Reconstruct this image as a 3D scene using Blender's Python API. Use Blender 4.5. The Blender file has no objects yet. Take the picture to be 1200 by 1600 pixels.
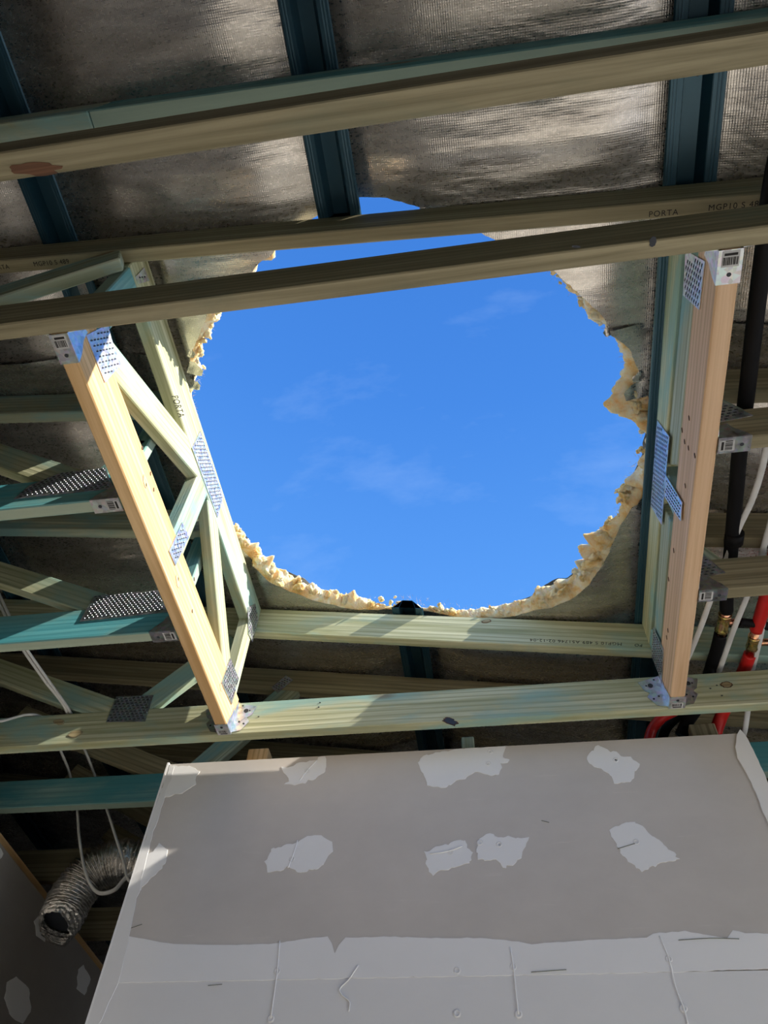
import bpy, bmesh, math, random
from mathutils import Vector, Matrix, noise
random.seed(7)
C = bpy.context.scene
COL = C.collection

# ------------------------------------------------------------------ camera
S = 1.5            # metres per layout unit (1 unit = height of the truss bottom chords above the lens)
H0 = 1.2           # lens height above the floor, metres
FPX = 1199.4       # focal length in pixels of a 1200x1600 frame
YAW, PIT, ROL = -0.20133879, 0.93655858, 0.0714442
_f = Vector((math.sin(YAW)*math.cos(PIT), math.cos(YAW)*math.cos(PIT), math.sin(PIT)))
_r0 = Vector((math.cos(YAW), -math.sin(YAW), 0)); _u0 = _r0.cross(_f)
_r = math.cos(ROL)*_r0 + math.sin(ROL)*_u0
_u = -math.sin(ROL)*_r0 + math.cos(ROL)*_u0
cam = bpy.data.cameras.new('camera'); camo = bpy.data.objects.new('camera', cam); COL.objects.link(camo)
M = Matrix((( _r.x, _u.x, -_f.x, 0), (_r.y, _u.y, -_f.y, 0), (_r.z, _u.z, -_f.z, H0), (0, 0, 0, 1)))
camo.matrix_world = M
cam.sensor_fit = 'VERTICAL'; cam.sensor_height = 36; cam.sensor_width = 27
cam.lens = FPX/1600*36; cam.clip_start = .02; cam.clip_end = 200
C.camera = camo

# ------------------------------------------------------------------ sky, sun, exposure
W = bpy.data.worlds.new('sky'); C.world = W; W.use_nodes = True
nt = W.node_tree; nt.nodes.clear()
def wn(t): return nt.nodes.new(t)
wo = wn('ShaderNodeOutputWorld'); bg = wn('ShaderNodeBackground'); nt.links.new(bg.outputs[0], wo.inputs[0])
tc = wn('ShaderNodeTexCoord'); sx = wn('ShaderNodeSeparateXYZ'); nt.links.new(tc.outputs['Generated'], sx.inputs[0])
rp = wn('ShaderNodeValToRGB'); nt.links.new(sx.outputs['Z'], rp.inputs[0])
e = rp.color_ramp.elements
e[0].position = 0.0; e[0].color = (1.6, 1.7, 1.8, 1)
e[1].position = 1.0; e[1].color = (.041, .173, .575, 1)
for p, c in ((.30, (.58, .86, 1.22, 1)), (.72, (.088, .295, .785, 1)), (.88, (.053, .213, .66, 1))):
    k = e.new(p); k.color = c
mp = wn('ShaderNodeMapping'); mp.inputs['Scale'].default_value = (2.2, 5.5, 2.6); nt.links.new(tc.outputs['Generated'], mp.inputs[0])
nz = wn('ShaderNodeTexNoise'); nz.inputs['Scale'].default_value = 1.6; nz.inputs['Detail'].default_value = 6; nz.inputs['Roughness'].default_value = .6
nt.links.new(mp.outputs[0], nz.inputs[0])
cr = wn('ShaderNodeMapRange'); cr.inputs[1].default_value = .56; cr.inputs[2].default_value = .85; cr.inputs[3].default_value = 0; cr.inputs[4].default_value = .24
nt.links.new(nz.outputs[0], cr.inputs[0])
mx = wn('ShaderNodeMixRGB'); mx.inputs[2].default_value = (.5, .68, .98, 1)
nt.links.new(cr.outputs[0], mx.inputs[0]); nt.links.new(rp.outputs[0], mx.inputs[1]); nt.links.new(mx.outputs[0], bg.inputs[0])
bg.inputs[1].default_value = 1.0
sun = bpy.data.lights.new('sun', 'SUN'); suno = bpy.data.objects.new('sun', sun); COL.objects.link(suno)
sun.energy = 8.2; sun.angle = math.radians(.53); sun.color = (1, .93, .82)
SUND = Vector((-1.52, .27, -1)).normalized()
suno.rotation_euler = SUND.to_track_quat('-Z', 'Y').to_euler(); suno.location = (8, -2, 9)
C.view_settings.view_transform = 'Standard'; C.view_settings.look = 'None'
C.view_settings.gamma = 1; C.view_settings.use_curve_mapping = False
C.view_settings.exposure = 0.3

# ------------------------------------------------------------------ layout helpers
def P(x, y, z): return Vector((S*x, S*y, H0+S*z))
def ray(px, py): return _r*((px-600)/FPX) - _u*((py-800)/FPX) + _f
def at_x(px, py, x): d = ray(px, py); return d*(x/d.x)       # layout point seen at a pixel, on the real plane X = x
def at_y(px, py, y): d = ray(px, py); return d*(y/d.y)
def at_z(px, py, z): d = ray(px, py); return d*(z/d.z)
def V(*a): return Vector(a)
def W_(p): return P(p[0], p[1], p[2])

def empty(name, loc, label, cat, group=None):
    o = bpy.data.objects.new(name, None); COL.objects.link(o); o.location = loc
    o.empty_display_size = .1
    o['label'] = label; o['category'] = cat
    if group: o['group'] = group
    return o
def tag(o, label, cat, group=None):
    o['label'] = label; o['category'] = cat
    if group: o['group'] = group
    return o
def wloc(o):
    return o.matrix_basis.translation + (wloc(o.parent) if o.parent else Vector((0, 0, 0)))
def link(name, me, mats, parent=None, mat4=None, label=None, kind=None):
    o = bpy.data.objects.new(name, me); COL.objects.link(o)
    for m in (mats if isinstance(mats, (list, tuple)) else [mats]): me.materials.append(m)
    m4 = mat4 or Matrix.Identity(4)
    if parent:
        o.parent = parent
        pm = pmat(parent)
        m4 = pm.inverted() @ m4
    o.matrix_basis = m4
    if label: o['label'] = label
    if kind: o['kind'] = kind
    return o
def pmat(o):
    m = o.matrix_basis.copy()
    return pmat(o.parent) @ m if o.parent else m
def mesh_from(bm, name):
    me = bpy.data.meshes.new(name); bm.to_mesh(me); bm.free(); return me
def frame(o, x, y, z):
    return Matrix(((x.x, y.x, z.x, o.x), (x.y, y.y, z.y, o.y), (x.z, y.z, z.z, o.z), (0, 0, 0, 1)))

def board(name, p0, p1, depth, thick, normal, mat, parent=None, e0=0, e1=0, label=None, bev=.003):
    """sawn timber from p0 to p1 (layout units, centre line); local X runs along the grain"""
    a, b = W_(p0), W_(p1); L = (b-a).length; x = (b-a).normalized()
    n = Vector(normal); n = (n - x*n.dot(x)).normalized(); z = x.cross(n)
    d, t = depth*S/2, thick*S/2; e0 *= S; e1 *= S
    bm = bmesh.new(); vs = []
    for sxx, ee in ((0, e0), (1, e1)):
        for sy in (-1, 1):
            for sz in (-1, 1):
                vs.append(bm.verts.new((sxx*L + ee*sz, sy*t, sz*d)))
    for f in ((0, 1, 3, 2), (4, 6, 7, 5), (0, 4, 5, 1), (2, 3, 7, 6), (0, 2, 6, 4), (1, 5, 7, 3)):
        bm.faces.new([vs[i] for i in f])
    bmesh.ops.recalc_face_normals(bm, faces=bm.faces)
    if bev: bmesh.ops.bevel(bm, geom=list(bm.edges), offset=bev, segments=1, affect='EDGES')
    return link(name, mesh_from(bm, name), mat, parent, frame(a, x, n, z), label)

def prism(name, pts, thick, mat, parent=None, label=None, kind=None, side=None):
    """flat polygon pts (layout) given a thickness in metres towards 'side'"""
    w = [W_(p) for p in pts]; o = w[0]; side = Vector(side).normalized()
    bm = bmesh.new(); lo = [bm.verts.new(p-o) for p in w]; hi = [bm.verts.new(p-o+side*thick) for p in w]
    n = len(w)
    bm.faces.new(lo); bm.faces.new(hi)
    for i in range(n): bm.faces.new((lo[i], lo[(i+1) % n], hi[(i+1) % n], hi[i]))
    bmesh.ops.recalc_face_normals(bm, faces=bm.faces)
    return link(name, mesh_from(bm, name), mat, parent, Matrix.Translation(o), label, kind)

def add_box(bm, c, hx, hy, hz, x=V(1, 0, 0), y=V(0, 1, 0), z=V(0, 0, 1), mi=0):
    vs = [bm.verts.new(c + x*(sx*hx) + y*(sy*hy) + z*(sz*hz)) for sx in (-1, 1) for sy in (-1, 1) for sz in (-1, 1)]
    for f in ((0, 1, 3, 2), (4, 6, 7, 5), (0, 4, 5, 1), (2, 3, 7, 6), (0, 2, 6, 4), (1, 5, 7, 3)):
        fc = bm.faces.new([vs[i] for i in f]); fc.material_index = mi

def spline(pts, n=12):
    out = []; q = [pts[0]*2-pts[1]] + pts + [pts[-1]*2-pts[-2]]
    for i in range(1, len(q)-2):
        a, b, c, d = q[i-1:i+3]
        for k in range(n):
            t = k/n
            out.append(.5*((2*b) + (c-a)*t + (2*a-5*b+4*c-d)*t*t + (3*b-a-3*c+d)*t**3))
    out.append(pts[-1]); return out

def tube(name, pts, rad, mat, parent=None, seg=12, n=10, flat=None, label=None, rfun=None, cap=True, smooth=True):
    """round (or flat, rad=(half width, half thickness)) hose along layout points"""
    path = [W_(p) for p in spline([Vector(p) for p in pts], n)] if n > 1 else [W_(p) for p in pts]
    o = path[0].copy(); bm = bmesh.new(); rings = []
    side = None; s = 0
    for i, p in enumerate(path):
        t = (path[min(i+1, len(path)-1)] - path[max(i-1, 0)]).normalized()
        if i: s += (p-path[i-1]).length
        if side is None:
            ref = Vector(flat) if flat else Vector((0, 0, 1))
            if abs(ref.dot(t)) > .95: ref = Vector((0, 1, 0))
            up = (ref - t*ref.dot(t)).normalized()
        else:
            up = (up - t*up.dot(t)).normalized()
        side = t.cross(up)
        rw, rt = (rad if isinstance(rad, tuple) else (rad, rad))
        ring = []
        for k in range(seg):
            a = 2*math.pi*k/seg; m = rfun(s, a) if rfun else 1
            ring.append(bm.verts.new(p-o + side*(math.cos(a)*rw*S*m) + up*(math.sin(a)*rt*S*m)))
        rings.append(ring)
    for a, b in zip(rings, rings[1:]):
        for k in range(seg): bm.faces.new((a[k], a[(k+1) % seg], b[(k+1) % seg], b[k])).smooth = smooth
    if cap: bm.faces.new(rings[0]); bm.faces.new(rings[-1])
    bmesh.ops.recalc_face_normals(bm, faces=bm.faces)
    return link(name, mesh_from(bm, name), mat, parent, Matrix.Translation(o), label)

def lettering(text, p, dx, up, size, mat, parent, name='printed_lettering', off=.0012, narrow=1.0):
    """ink lettering lying on a face: p layout origin, dx reading direction, up letter-up direction"""
    cu = bpy.data.curves.new(name, 'FONT'); cu.body = text; cu.size = size*S; cu.extrude = .0002; cu.space_character = 1.15
    t = bpy.data.objects.new(name, cu); COL.objects.link(t)
    me = bpy.data.meshes.new_from_object(t); bpy.data.objects.remove(t); bpy.data.curves.remove(cu)
    x = Vector(dx).normalized(); y = Vector(up); y = (y-x*y.dot(x)).normalized(); z = x.cross(y)
    fr = frame(W_(p)+z*off, x*narrow, y, z)
    return link(name, me, mat, parent, fr)

# ------------------------------------------------------------------ materials
def new_mat(name):
    m = bpy.data.materials.new(name); m.use_nodes = True
    nt = m.node_tree; b = nt.nodes['Principled BSDF']
    return m, nt, b
def node(nt, t, **kw):
    n = nt.nodes.new(t)
    for k, v in kw.items(): setattr(n, k, v)
    return n
def obj_coords(nt, scale, rnd=True):
    tc = node(nt, 'ShaderNodeTexCoord'); mp = node(nt, 'ShaderNodeMapping'); mp.inputs['Scale'].default_value = scale
    nt.links.new(tc.outputs['Object'], mp.inputs['Vector'])
    if rnd:
        oi = node(nt, 'ShaderNodeObjectInfo'); ml = node(nt, 'ShaderNodeMath', operation='MULTIPLY'); ml.inputs[1].default_value = 37
        nt.links.new(oi.outputs['Random'], ml.inputs[0]); nt.links.new(ml.outputs[0], mp.inputs['Location'])
    return mp.outputs[0]
def ramp(nt, fac, stops):
    r = node(nt, 'ShaderNodeValToRGB'); el = r.color_ramp.elements
    el[0].position, el[0].color = stops[0][0], (*stops[0][1], 1); el[1].position, el[1].color = stops[-1][0], (*stops[-1][1], 1)
    for p, c in stops[1:-1]: k = el.new(p); k.color = (*c, 1)
    nt.links.new(fac, r.inputs[0]); return r.outputs[0]
def noise_tex(nt, vec, scale, detail=4, rough=.55, dist=0):
    n = node(nt, 'ShaderNodeTexNoise'); n.inputs['Scale'].default_value = scale; n.inputs['Detail'].default_value = detail
    n.inputs['Roughness'].default_value = rough; n.inputs['Distortion'].default_value = dist
    if vec is not None: nt.links.new(vec, n.inputs['Vector'])
    return n.outputs[0]
def mixc(nt, fac, a, b, mode='MIX'):
    m = node(nt, 'ShaderNodeMixRGB', blend_type=mode)
    for s, v in ((0, fac), (1, a), (2, b)):
        if isinstance(v, (int, float)): m.inputs[s].default_value = v
        elif isinstance(v, tuple): m.inputs[s].default_value = (*v, 1)
        else: nt.links.new(v, m.inputs[s])
    return m.outputs[0]
def maprange(nt, v, a, b, c=0, d=1):
    m = node(nt, 'ShaderNodeMapRange'); nt.links.new(v, m.inputs[0])
    for i, x in zip((1, 2, 3, 4), (a, b, c, d)): m.inputs[i].default_value = x
    return m.outputs[0]
def bump(nt, b, h, strength, dist=.01):
    bp = node(nt, 'ShaderNodeBump'); bp.inputs['Strength'].default_value = strength; bp.inputs['Distance'].default_value = dist
    nt.links.new(h, bp.inputs['Height']); nt.links.new(bp.outputs[0], b.inputs['Normal'])

def timber(name, light, dark, tint=None, tint_lo=.5, tint_hi=.62, tint_max=.8, knots=True, knotc=(.22, .12, .05), edge=None):
    m, nt, b = new_mat(name)
    g = noise_tex(nt, obj_coords(nt, (1.1, 34, 34)), 1.0, 7, .62, .6)
    wv = node(nt, 'ShaderNodeTexWave', wave_type='BANDS', bands_direction='Z')
    nt.links.new(obj_coords(nt, (.35, 5, 5)), wv.inputs['Vector'])
    wv.inputs['Scale'].default_value = 3.4; wv.inputs['Distortion'].default_value = 5; wv.inputs['Detail'].default_value = 2; wv.inputs['Detail Scale'].default_value = .7
    c = ramp(nt, g, [(.36, dark), (.50, tuple((a+b_)/2 for a, b_ in zip(light, dark))), (.62, light)])
    c = mixc(nt, maprange(nt, wv.outputs['Fac'], .62, .92, 0, .6), c, tuple(x*.85 for x in dark))
    if tint:
        t = noise_tex(nt, obj_coords(nt, (1.3, 4, 4)), 1.6, 5, .6, .4)
        c = mixc(nt, maprange(nt, t, tint_lo, tint_hi, 0, tint_max), c, mixc(nt, g, tint, tuple(x*.6 for x in tint)))
    if edge:      # the sawn edges took less of the stain than the broad faces
        gt = node(nt, 'ShaderNodeNewGeometry'); vt = node(nt, 'ShaderNodeVectorTransform', vector_type='NORMAL', convert_from='WORLD', convert_to='OBJECT')
        nt.links.new(gt.outputs['True Normal'], vt.inputs[0]); sz = node(nt, 'ShaderNodeSeparateXYZ'); nt.links.new(vt.outputs[0], sz.inputs[0])
        ab = node(nt, 'ShaderNodeMath', operation='ABSOLUTE'); nt.links.new(sz.outputs[2], ab.inputs[0])
        c = mixc(nt, maprange(nt, ab.outputs[0], .6, .9, 0, .85), c, mixc(nt, g, tuple(x*.7 for x in edge), edge))
    if knots:
        vo = node(nt, 'ShaderNodeTexVoronoi'); vo.inputs['Scale'].default_value = 1.0
        nt.links.new(obj_coords(nt, (2.1, 6.5, 6.5)), vo.inputs['Vector'])
        sp = node(nt, 'ShaderNodeSeparateColor'); nt.links.new(vo.outputs['Color'], sp.inputs[0])
        gate = maprange(nt, sp.outputs[0], .70, .72)
        k = maprange(nt, vo.outputs['Distance'], .075, .14, 1, 0)
        ml = node(nt, 'ShaderNodeMath', operation='MULTIPLY'); nt.links.new(gate, ml.inputs[0]); nt.links.new(k, ml.inputs[1])
        ml2 = node(nt, 'ShaderNodeMath', operation='MULTIPLY'); nt.links.new(ml.outputs[0], ml2.inputs[0]); ml2.inputs[1].default_value = .8
        c = mixc(nt, ml2.outputs[0], c, knotc)
    nt.links.new(c, b.inputs['Base Color']); b.inputs['Roughness'].default_value = .72; b.inputs['Specular IOR Level'].default_value = .25
    bump(nt, b, g, .5, .004)
    return m
M_GREEN = timber('treated_pine', (.64, .64, .43), (.36, .37, .20), (.34, .58, .52), .47, .62, .85)
M_GREEN2 = timber('treated_pine_greyish', (.54, .57, .42), (.28, .31, .20), (.26, .50, .50), .45, .60, .85)
M_TEAL = timber('treated_pine_teal', (.30, .50, .46), (.16, .32, .30), (.08, .36, .40), .40, .58, .85, edge=(.40, .50, .40))
M_TURQ = timber('treated_pine_turquoise', (.16, .52, .56), (.08, .38, .44), (.30, .50, .42), .52, .66, .6, knots=False, edge=(.52, .56, .40))
M_OLIVE = timber('treated_pine_olive', (.40, .35, .22), (.22, .19, .11), (.22, .28, .20), .55, .7, .5)
M_PINE = timber('bare_pine', (.86, .60, .32), (.66, .40, .17), None, knotc=(.42, .20, .06))
M_PINKPINE = timber('bare_pine_pinkish', (.80, .56, .36), (.64, .41, .23), None, knotc=(.30, .16, .08))
def plain(name, col, rough=.6, metal=0, spec=.4, nz=None):
    m, nt, b = new_mat(name); b.inputs['Roughness'].default_value = rough; b.inputs['Metallic'].default_value = metal
    b.inputs['Specular IOR Level'].default_value = spec
    vec = obj_coords(nt, (1, 1, 1))
    n = noise_tex(nt, vec, nz or 14, 5)
    c = ramp(nt, n, [(.3, tuple(x*.82 for x in col)), (.7, tuple(min(1, x*1.12) for x in col))])
    nt.links.new(c, b.inputs['Base Color'])
    return m
def galv(name, col, rough):
    m, nt, b = new_mat(name); b.inputs['Metallic'].default_value = 1
    vo = node(nt, 'ShaderNodeTexVoronoi'); vo.inputs['Scale'].default_value = 90; nt.links.new(obj_coords(nt, (1, 1, 1)), vo.inputs['Vector'])
    n = noise_tex(nt, obj_coords(nt, (1, 1, 1)), 60, 4)
    nt.links.new(mixc(nt, .35, ramp(nt, n, [(.3, tuple(x*.75 for x in col)), (.7, col)]), mixc(nt, .6, vo.outputs['Color'], col, 'COLOR')), b.inputs['Base Color'])
    nt.links.new(maprange(nt, n, .3, .7, rough*.8, rough*1.25), b.inputs['Roughness'])
    bump(nt, b, n, .12, .002)
    return m
M_GALV = galv('galvanised_steel', (.72, .75, .78), .34)
M_PLATE = galv('nail_plate_steel', (.66, .70, .75), .42)
M_SLOT = plain('punched_slot_dark', (.035, .04, .05), .6)
M_BATTEN = plain('blue_coated_steel', (.024, .080, .118), .32, .35, .5, 3)
M_BLACK = plain('black_lagging', (.006, .006, .007), .6, 0, .15)
M_BLACKINK = plain('black_ink', (.025, .022, .02), .8)
M_PENCIL = plain('pencil_mark', (.14, .15, .10), .9)
M_RED = plain('red_pipe', (.62, .020, .018), .38)
M_COPPER = galv('copper', (.80, .36, .20), .25)
M_BRASS = galv('brass', (.70, .48, .18), .28)
M_CABLE = plain('white_cable', (.66, .66, .64), .5)
M_WHITE = plain('label_paper', (.56, .56, .55), .7)
M_SHEET = plain('roof_sheet_paint', (.22, .23, .24), .4, 0, .4, 4)

def foil_mat():
    m, nt, b = new_mat('reflective_foil'); b.inputs['Metallic'].default_value = .88
    big = noise_tex(nt, obj_coords(nt, (3, 9, 6), False), 1.0, 3, .5, .5)
    crk = noise_tex(nt, obj_coords(nt, (6, 34, 22), False), 1.0, 2, .4, .5)
    fine = noise_tex(nt, obj_coords(nt, (90, 170, 90), False), 1.0, 3, .6, .3)
    wv = node(nt, 'ShaderNodeTexWave', wave_type='BANDS', bands_direction='X'); nt.links.new(obj_coords(nt, (1, 1, 1), False), wv.inputs['Vector'])
    wv.inputs['Scale'].default_value = 62; wv.inputs['Distortion'].default_value = .6; wv.inputs['Detail'].default_value = 1
    wv2 = node(nt, 'ShaderNodeTexWave', wave_type='BANDS', bands_direction='Y'); nt.links.new(obj_coords(nt, (1, 1, 1), False), wv2.inputs['Vector'])
    wv2.inputs['Scale'].default_value = 62; wv2.inputs['Distortion'].default_value = .6
    def add(a, ka, b_, kb):
        x = node(nt, 'ShaderNodeMath', operation='MULTIPLY'); nt.links.new(a, x.inputs[0]); x.inputs[1].default_value = ka
        y = node(nt, 'ShaderNodeMath', operation='MULTIPLY_ADD'); nt.links.new(b_, y.inputs[0]); y.inputs[1].default_value = kb; nt.links.new(x.outputs[0], y.inputs[2])
        return y.outputs[0]
    h = add(big, 1.6, crk, .32); h = add(h, 1.0, fine, .012); h = add(h, 1, wv.outputs['Fac'], .034); h = add(h, 1, wv2.outputs['Fac'], .018)
    nt.links.new(ramp(nt, crk, [(.3, (.50, .47, .435)), (.7, (.66, .63, .59))]), b.inputs['Base Color'])
    nt.links.new(maprange(nt, fine, .3, .7, .22, .36), b.inputs['Roughness'])
    bump(nt, b, h, .40, .011)
    return m
M_FOIL = foil_mat()
def wool_mat():
    m, nt, b = new_mat('glasswool')
    n = noise_tex(nt, obj_coords(nt, (1, 1, 1), False), 16, 6, .7, .5); f = noise_tex(nt, obj_coords(nt, (60, 60, 160), False), 3, 4, .7)
    c = ramp(nt, n, [(.30, (.70, .37, .12)), (.42, (.88, .60, .27)), (.55, (.93, .80, .55)), (.70, (.96, .93, .85))])
    nt.links.new(c, b.inputs['Base Color']); b.inputs['Roughness'].default_value = 1; b.inputs['Specular IOR Level'].default_value = 0
    b.inputs['Subsurface Weight'].default_value = .35; b.inputs['Subsurface Radius'].default_value = (.03, .018, .008); b.inputs['Subsurface Scale'].default_value = .6
    bump(nt, b, f, .8, .006)
    return m
M_WOOL = wool_mat()
def board_mat(name, col, k, s1=3.5):
    m, nt, b = new_mat(name)
    n = noise_tex(nt, obj_coords(nt, (1, 1, 1.6), False), s1, 7, .65); sc = noise_tex(nt, obj_coords(nt, (5, 5, 60), False), 1, 6, .7)
    c = ramp(nt, n, [(.3, tuple(x*(1-k) for x in col)), (.7, tuple(x*(1+k) for x in col))])
    c = mixc(nt, maprange(nt, sc, .62, .8, 0, .30), c, tuple(min(1, x*1.45) for x in col))
    nt.links.new(c, b.inputs['Base Color']); b.inputs['Roughness'].default_value = .85; b.inputs['Specular IOR Level'].default_value = .15
    bump(nt, b, n, .05, .004)
    return m
M_BOARD = board_mat('plasterboard_paper', (.66, .62, .58), .05)
M_FILL = board_mat('jointing_compound', (.95, .95, .95), .02)
M_FILL2 = board_mat('sanded_compound', (.87, .87, .87), .02)
M_CONC = plain('concrete', (.62, .60, .57), .9, 0, .2, 2)
M_EARTH = plain('render_grey', (.30, .29, .27), .9, 0, .2, 2)

# ------------------------------------------------------------------ room shell
def slab(name, x0, x1, y0, y1, z0, z1, mat, parent=None, kind='structure', label=None):
    bm = bmesh.new(); o = P((x0+x1)/2, (y0+y1)/2, (z0+z1)/2)
    add_box(bm, V(0, 0, 0), S*(x1-x0)/2, S*(y1-y0)/2, S*(z1-z0)/2)
    bmesh.ops.recalc_face_normals(bm, faces=bm.faces)
    return link(name, mesh_from(bm, name), mat, parent, Matrix.Translation(o), label, kind)
ZF = -H0/S
slab('floor', -6, 6, -7, 4.2, ZF-.1, ZF, M_CONC)
prism('wall_north', [V(-3.3, 3.55, ZF), V(1.75, 3.55, ZF), V(1.75, 3.55, 1.0), V(-3.3, 3.55, 1.86)], .10, M_EARTH, None, None, 'structure', (0, 1, 0))
prism('wall_south', [V(-3.3, -1.35, ZF), V(1.75, -1.35, ZF), V(1.75, -1.35, 1.0), V(-3.3, -1.35, 1.86)], .10, M_EARTH, None, None, 'structure', (0, -1, 0))
slab('wall_west', -3.3, -3.22, -1.35, 3.55, ZF, 1.84, M_EARTH)
# unseen east opening, added and sized to let sun and sky light the room
slab('wall_east', 1.68, 1.75, 1.06, 3.55, ZF, .985, M_EARTH)
slab('wall_east', 1.68, 1.75, -1.35, -.30, ZF, .985, M_EARTH)
slab('wall_east', 1.68, 1.75, -.30, 1.06, .90, .985, M_EARTH)

BAT = [-1.79, -1.25, -.713, -.1805, .36, .90, 1.44]
SL = -.163
HC = (-.137, .82)     # centre of the cut hole (layout X, Y)
LIP = [(-180, .455), (-157, .448), (-152, .441), (-149, .456), (-142, .457), (-134, .465), (-123, .457), (-113, .461), (-100, .49), (-91, .503), (-86, .502), (-80, .492), (-76, .492),
       (-67, .472), (-60, .470), (-51, .474), (-44, .468), (-38, .469), (-34, .468), (-32, .463), (-26, .475), (-21, .474), (-15, .475), (-8, .490), (0, .496), (8, .494),
       (15, .487), (17, .468), (23, .462), (29, .466), (36, .476), (42, .486), (49, .491), (54, .492), (59, .479), (64, .476), (71, .466), (83, .450), (95, .447), (107, .461),
       (118, .474), (125, .486), (132, .493), (137, .497), (143, .491), (155, .480), (168, .468), (180, .455)]
def tab(T, a):
    for (a0, r0), (a1, r1) in zip(T, T[1:]):
        if a0 <= a <= a1:
            t = (a-a0)/(a1-a0) if a1 > a0 else 0; return r0 + (r1-r0)*t
    return T[-1][1]
def lip_r(th):
    a = math.degrees(th)
    return tab(LIP, a) + .004*noise.noise((math.cos(th)*14, math.sin(th)*14, 3)) + .0022*noise.noise((math.cos(th)*45, math.sin(th)*45, 8))
SHT = [(-180, .478), (-150, .470), (-136, .458), (-120, .485), (-105, .508), (-91, .514), (-76, .506), (-60, .484), (-40, .474), (-18, .466), (-1, .474), (10, .456), (35, .467), (47, .479), (60, .478), (84, .472), (100, .474), (115, .474), (132, .500), (151, .491), (165, .482), (180, .478)]
def sheet_r(th): return tab(SHT, math.degrees(th)) + .0015*noise.noise((math.cos(th)*30, math.sin(th)*30, 1))
TR = [.142, .349, .656, .960, 1.264, 1.484, 1.80, 2.11, 2.42]
def foil_z(x, y):
    d = min(abs(x-b) for b in BAT)
    k = 1 - math.exp(-(max(0, d-.026)/.075)**2)
    dt = min(abs(y-t) for t in TR); k2 = min(1, max(0, dt-.012)/.11); k2 = k2*k2*(3-2*k2)
    zz = 1.318 + SL*x - k*(.0245 + .010*k2)
    w = k*min(1, max(0, dt-.012)/.06)
    n1 = noise.noise((x*5, y*17, .3)); n2 = noise.noise((x*9, y*36, 4.1)); n3 = noise.noise((x*22, y*60, 7.7))
    zz += w*(.0036*n1 + .0013*n2) + w*.0006*n3
    # rucked foil where it is tucked behind the left trimmer
    g = math.exp(-((x+.63)/.10)**2 - ((y-.56)/.12)**2)
    zz -= g*.022*abs(math.sin(28*(y-.56)+16*(x+.63)+2*n1))
    for xa, xb in ((-.572, -.547), (.337, .3645)):      # rests on the trimmer top chords
        if xa-.012 < x < xb+.012 and .34 < y < 1.27: zz = max(zz, 1.2925 + SL*(xa-.012))
    return zz
def pan_z(x, y):
    u = ((y-.03)/.127) % 1; h = .017
    if u < .12: r = u/.12
    elif u < .30: r = 1
    elif u < .42: r = 1-(u-.30)/.12
    else: r = 0
    return 1.342 + SL*x + h*r
def axis(a, b, f0, f1, fine, coarse):
    out = []; v = a
    while v < b-1e-6:
        out.append(v); v += fine if f0 <= v < f1 else coarse
    out.append(b); return out
def holed_sheet(name, xs, ys, zf, rf, mat, parent=None, kind=None):
    nx, ny = len(xs), len(ys)
    pos = []; ins = []
    for y in ys:
        for x in xs:
            dx, dy = x-HC[0], y-HC[1]; r = math.hypot(dx, dy); th = math.atan2(dy, dx)
            ins.append(r < rf(th) if rf and r < .6 else False); pos.append((x, y))
    used = {}; verts = []; faces = []
    def vid(i):
        if i not in used:
            x, y = pos[i]
            if ins[i]:
                th = math.atan2(y-HC[1], x-HC[0]); R = rf(th); x, y = HC[0]+R*math.cos(th), HC[1]+R*math.sin(th)
            used[i] = len(verts); verts.append(P(x, y, zf(x, y)))
        return used[i]
    for j in range(ny-1):
        for i in range(nx-1):
            q = (j*nx+i, j*nx+i+1, (j+1)*nx+i+1, (j+1)*nx+i)
            if all(ins[k] for k in q): continue
            faces.append([vid(k) for k in q])
    me = bpy.data.meshes.new(name); me.from_pydata(verts, [], faces); me.update()
    for p in me.polygons: p.use_smooth = name != 'ceiling'
    return link(name, me, mat, parent, None, None, kind)
holed_sheet('ceiling', axis(-3.35, 1.85, -.75, .45, .01, .26), axis(-1.35, 3.7, .2, 1.45, .00847, .01524), pan_z, sheet_r, M_SHEET, None, 'structure')

# foil faced blanket, three widths lapped one on the other
def lap_free(x):
    d = min(min(abs(x-b) for b in BAT)-.04, abs(x+.56)-.03, abs(x-.35)-.03)
    return min(1, max(0, d/.05))
def blanket(y0, y1, label, dz=0, lap=0):
    t = empty('insulation_blanket', P(-.5, (y0+y1)/2, 1.4), label, 'insulation', 'foil faced blanket under the roof sheet')
    xs = axis(-3.2, 1.68, -1.9, 1.2, .011, .06)
    ys = axis(y0, y1, -.3, 2.4, .011, .06)
    holed_sheet('foil_facing', xs, ys, lambda x, y: foil_z(x, y)+dz - lap*lap_free(x)*math.exp(-((y-y0)/.03)**2)*(.6+.8*abs(noise.noise((x*6, 2, 1)))), lip_r, M_FOIL, t)
    return t
bl1 = blanket(-1.3, .575, 'silver foil insulation blanket above the two nearest trusses, top of picture')
bl2 = blanket(.565, 1.70, 'silver foil insulation blanket around the far and side edges of the sky hole', .0012, .014)
bl3 = blanket(1.69, 3.55, 'dark silver foil insulation blanket deep behind the far trusses', .0024)

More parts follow.
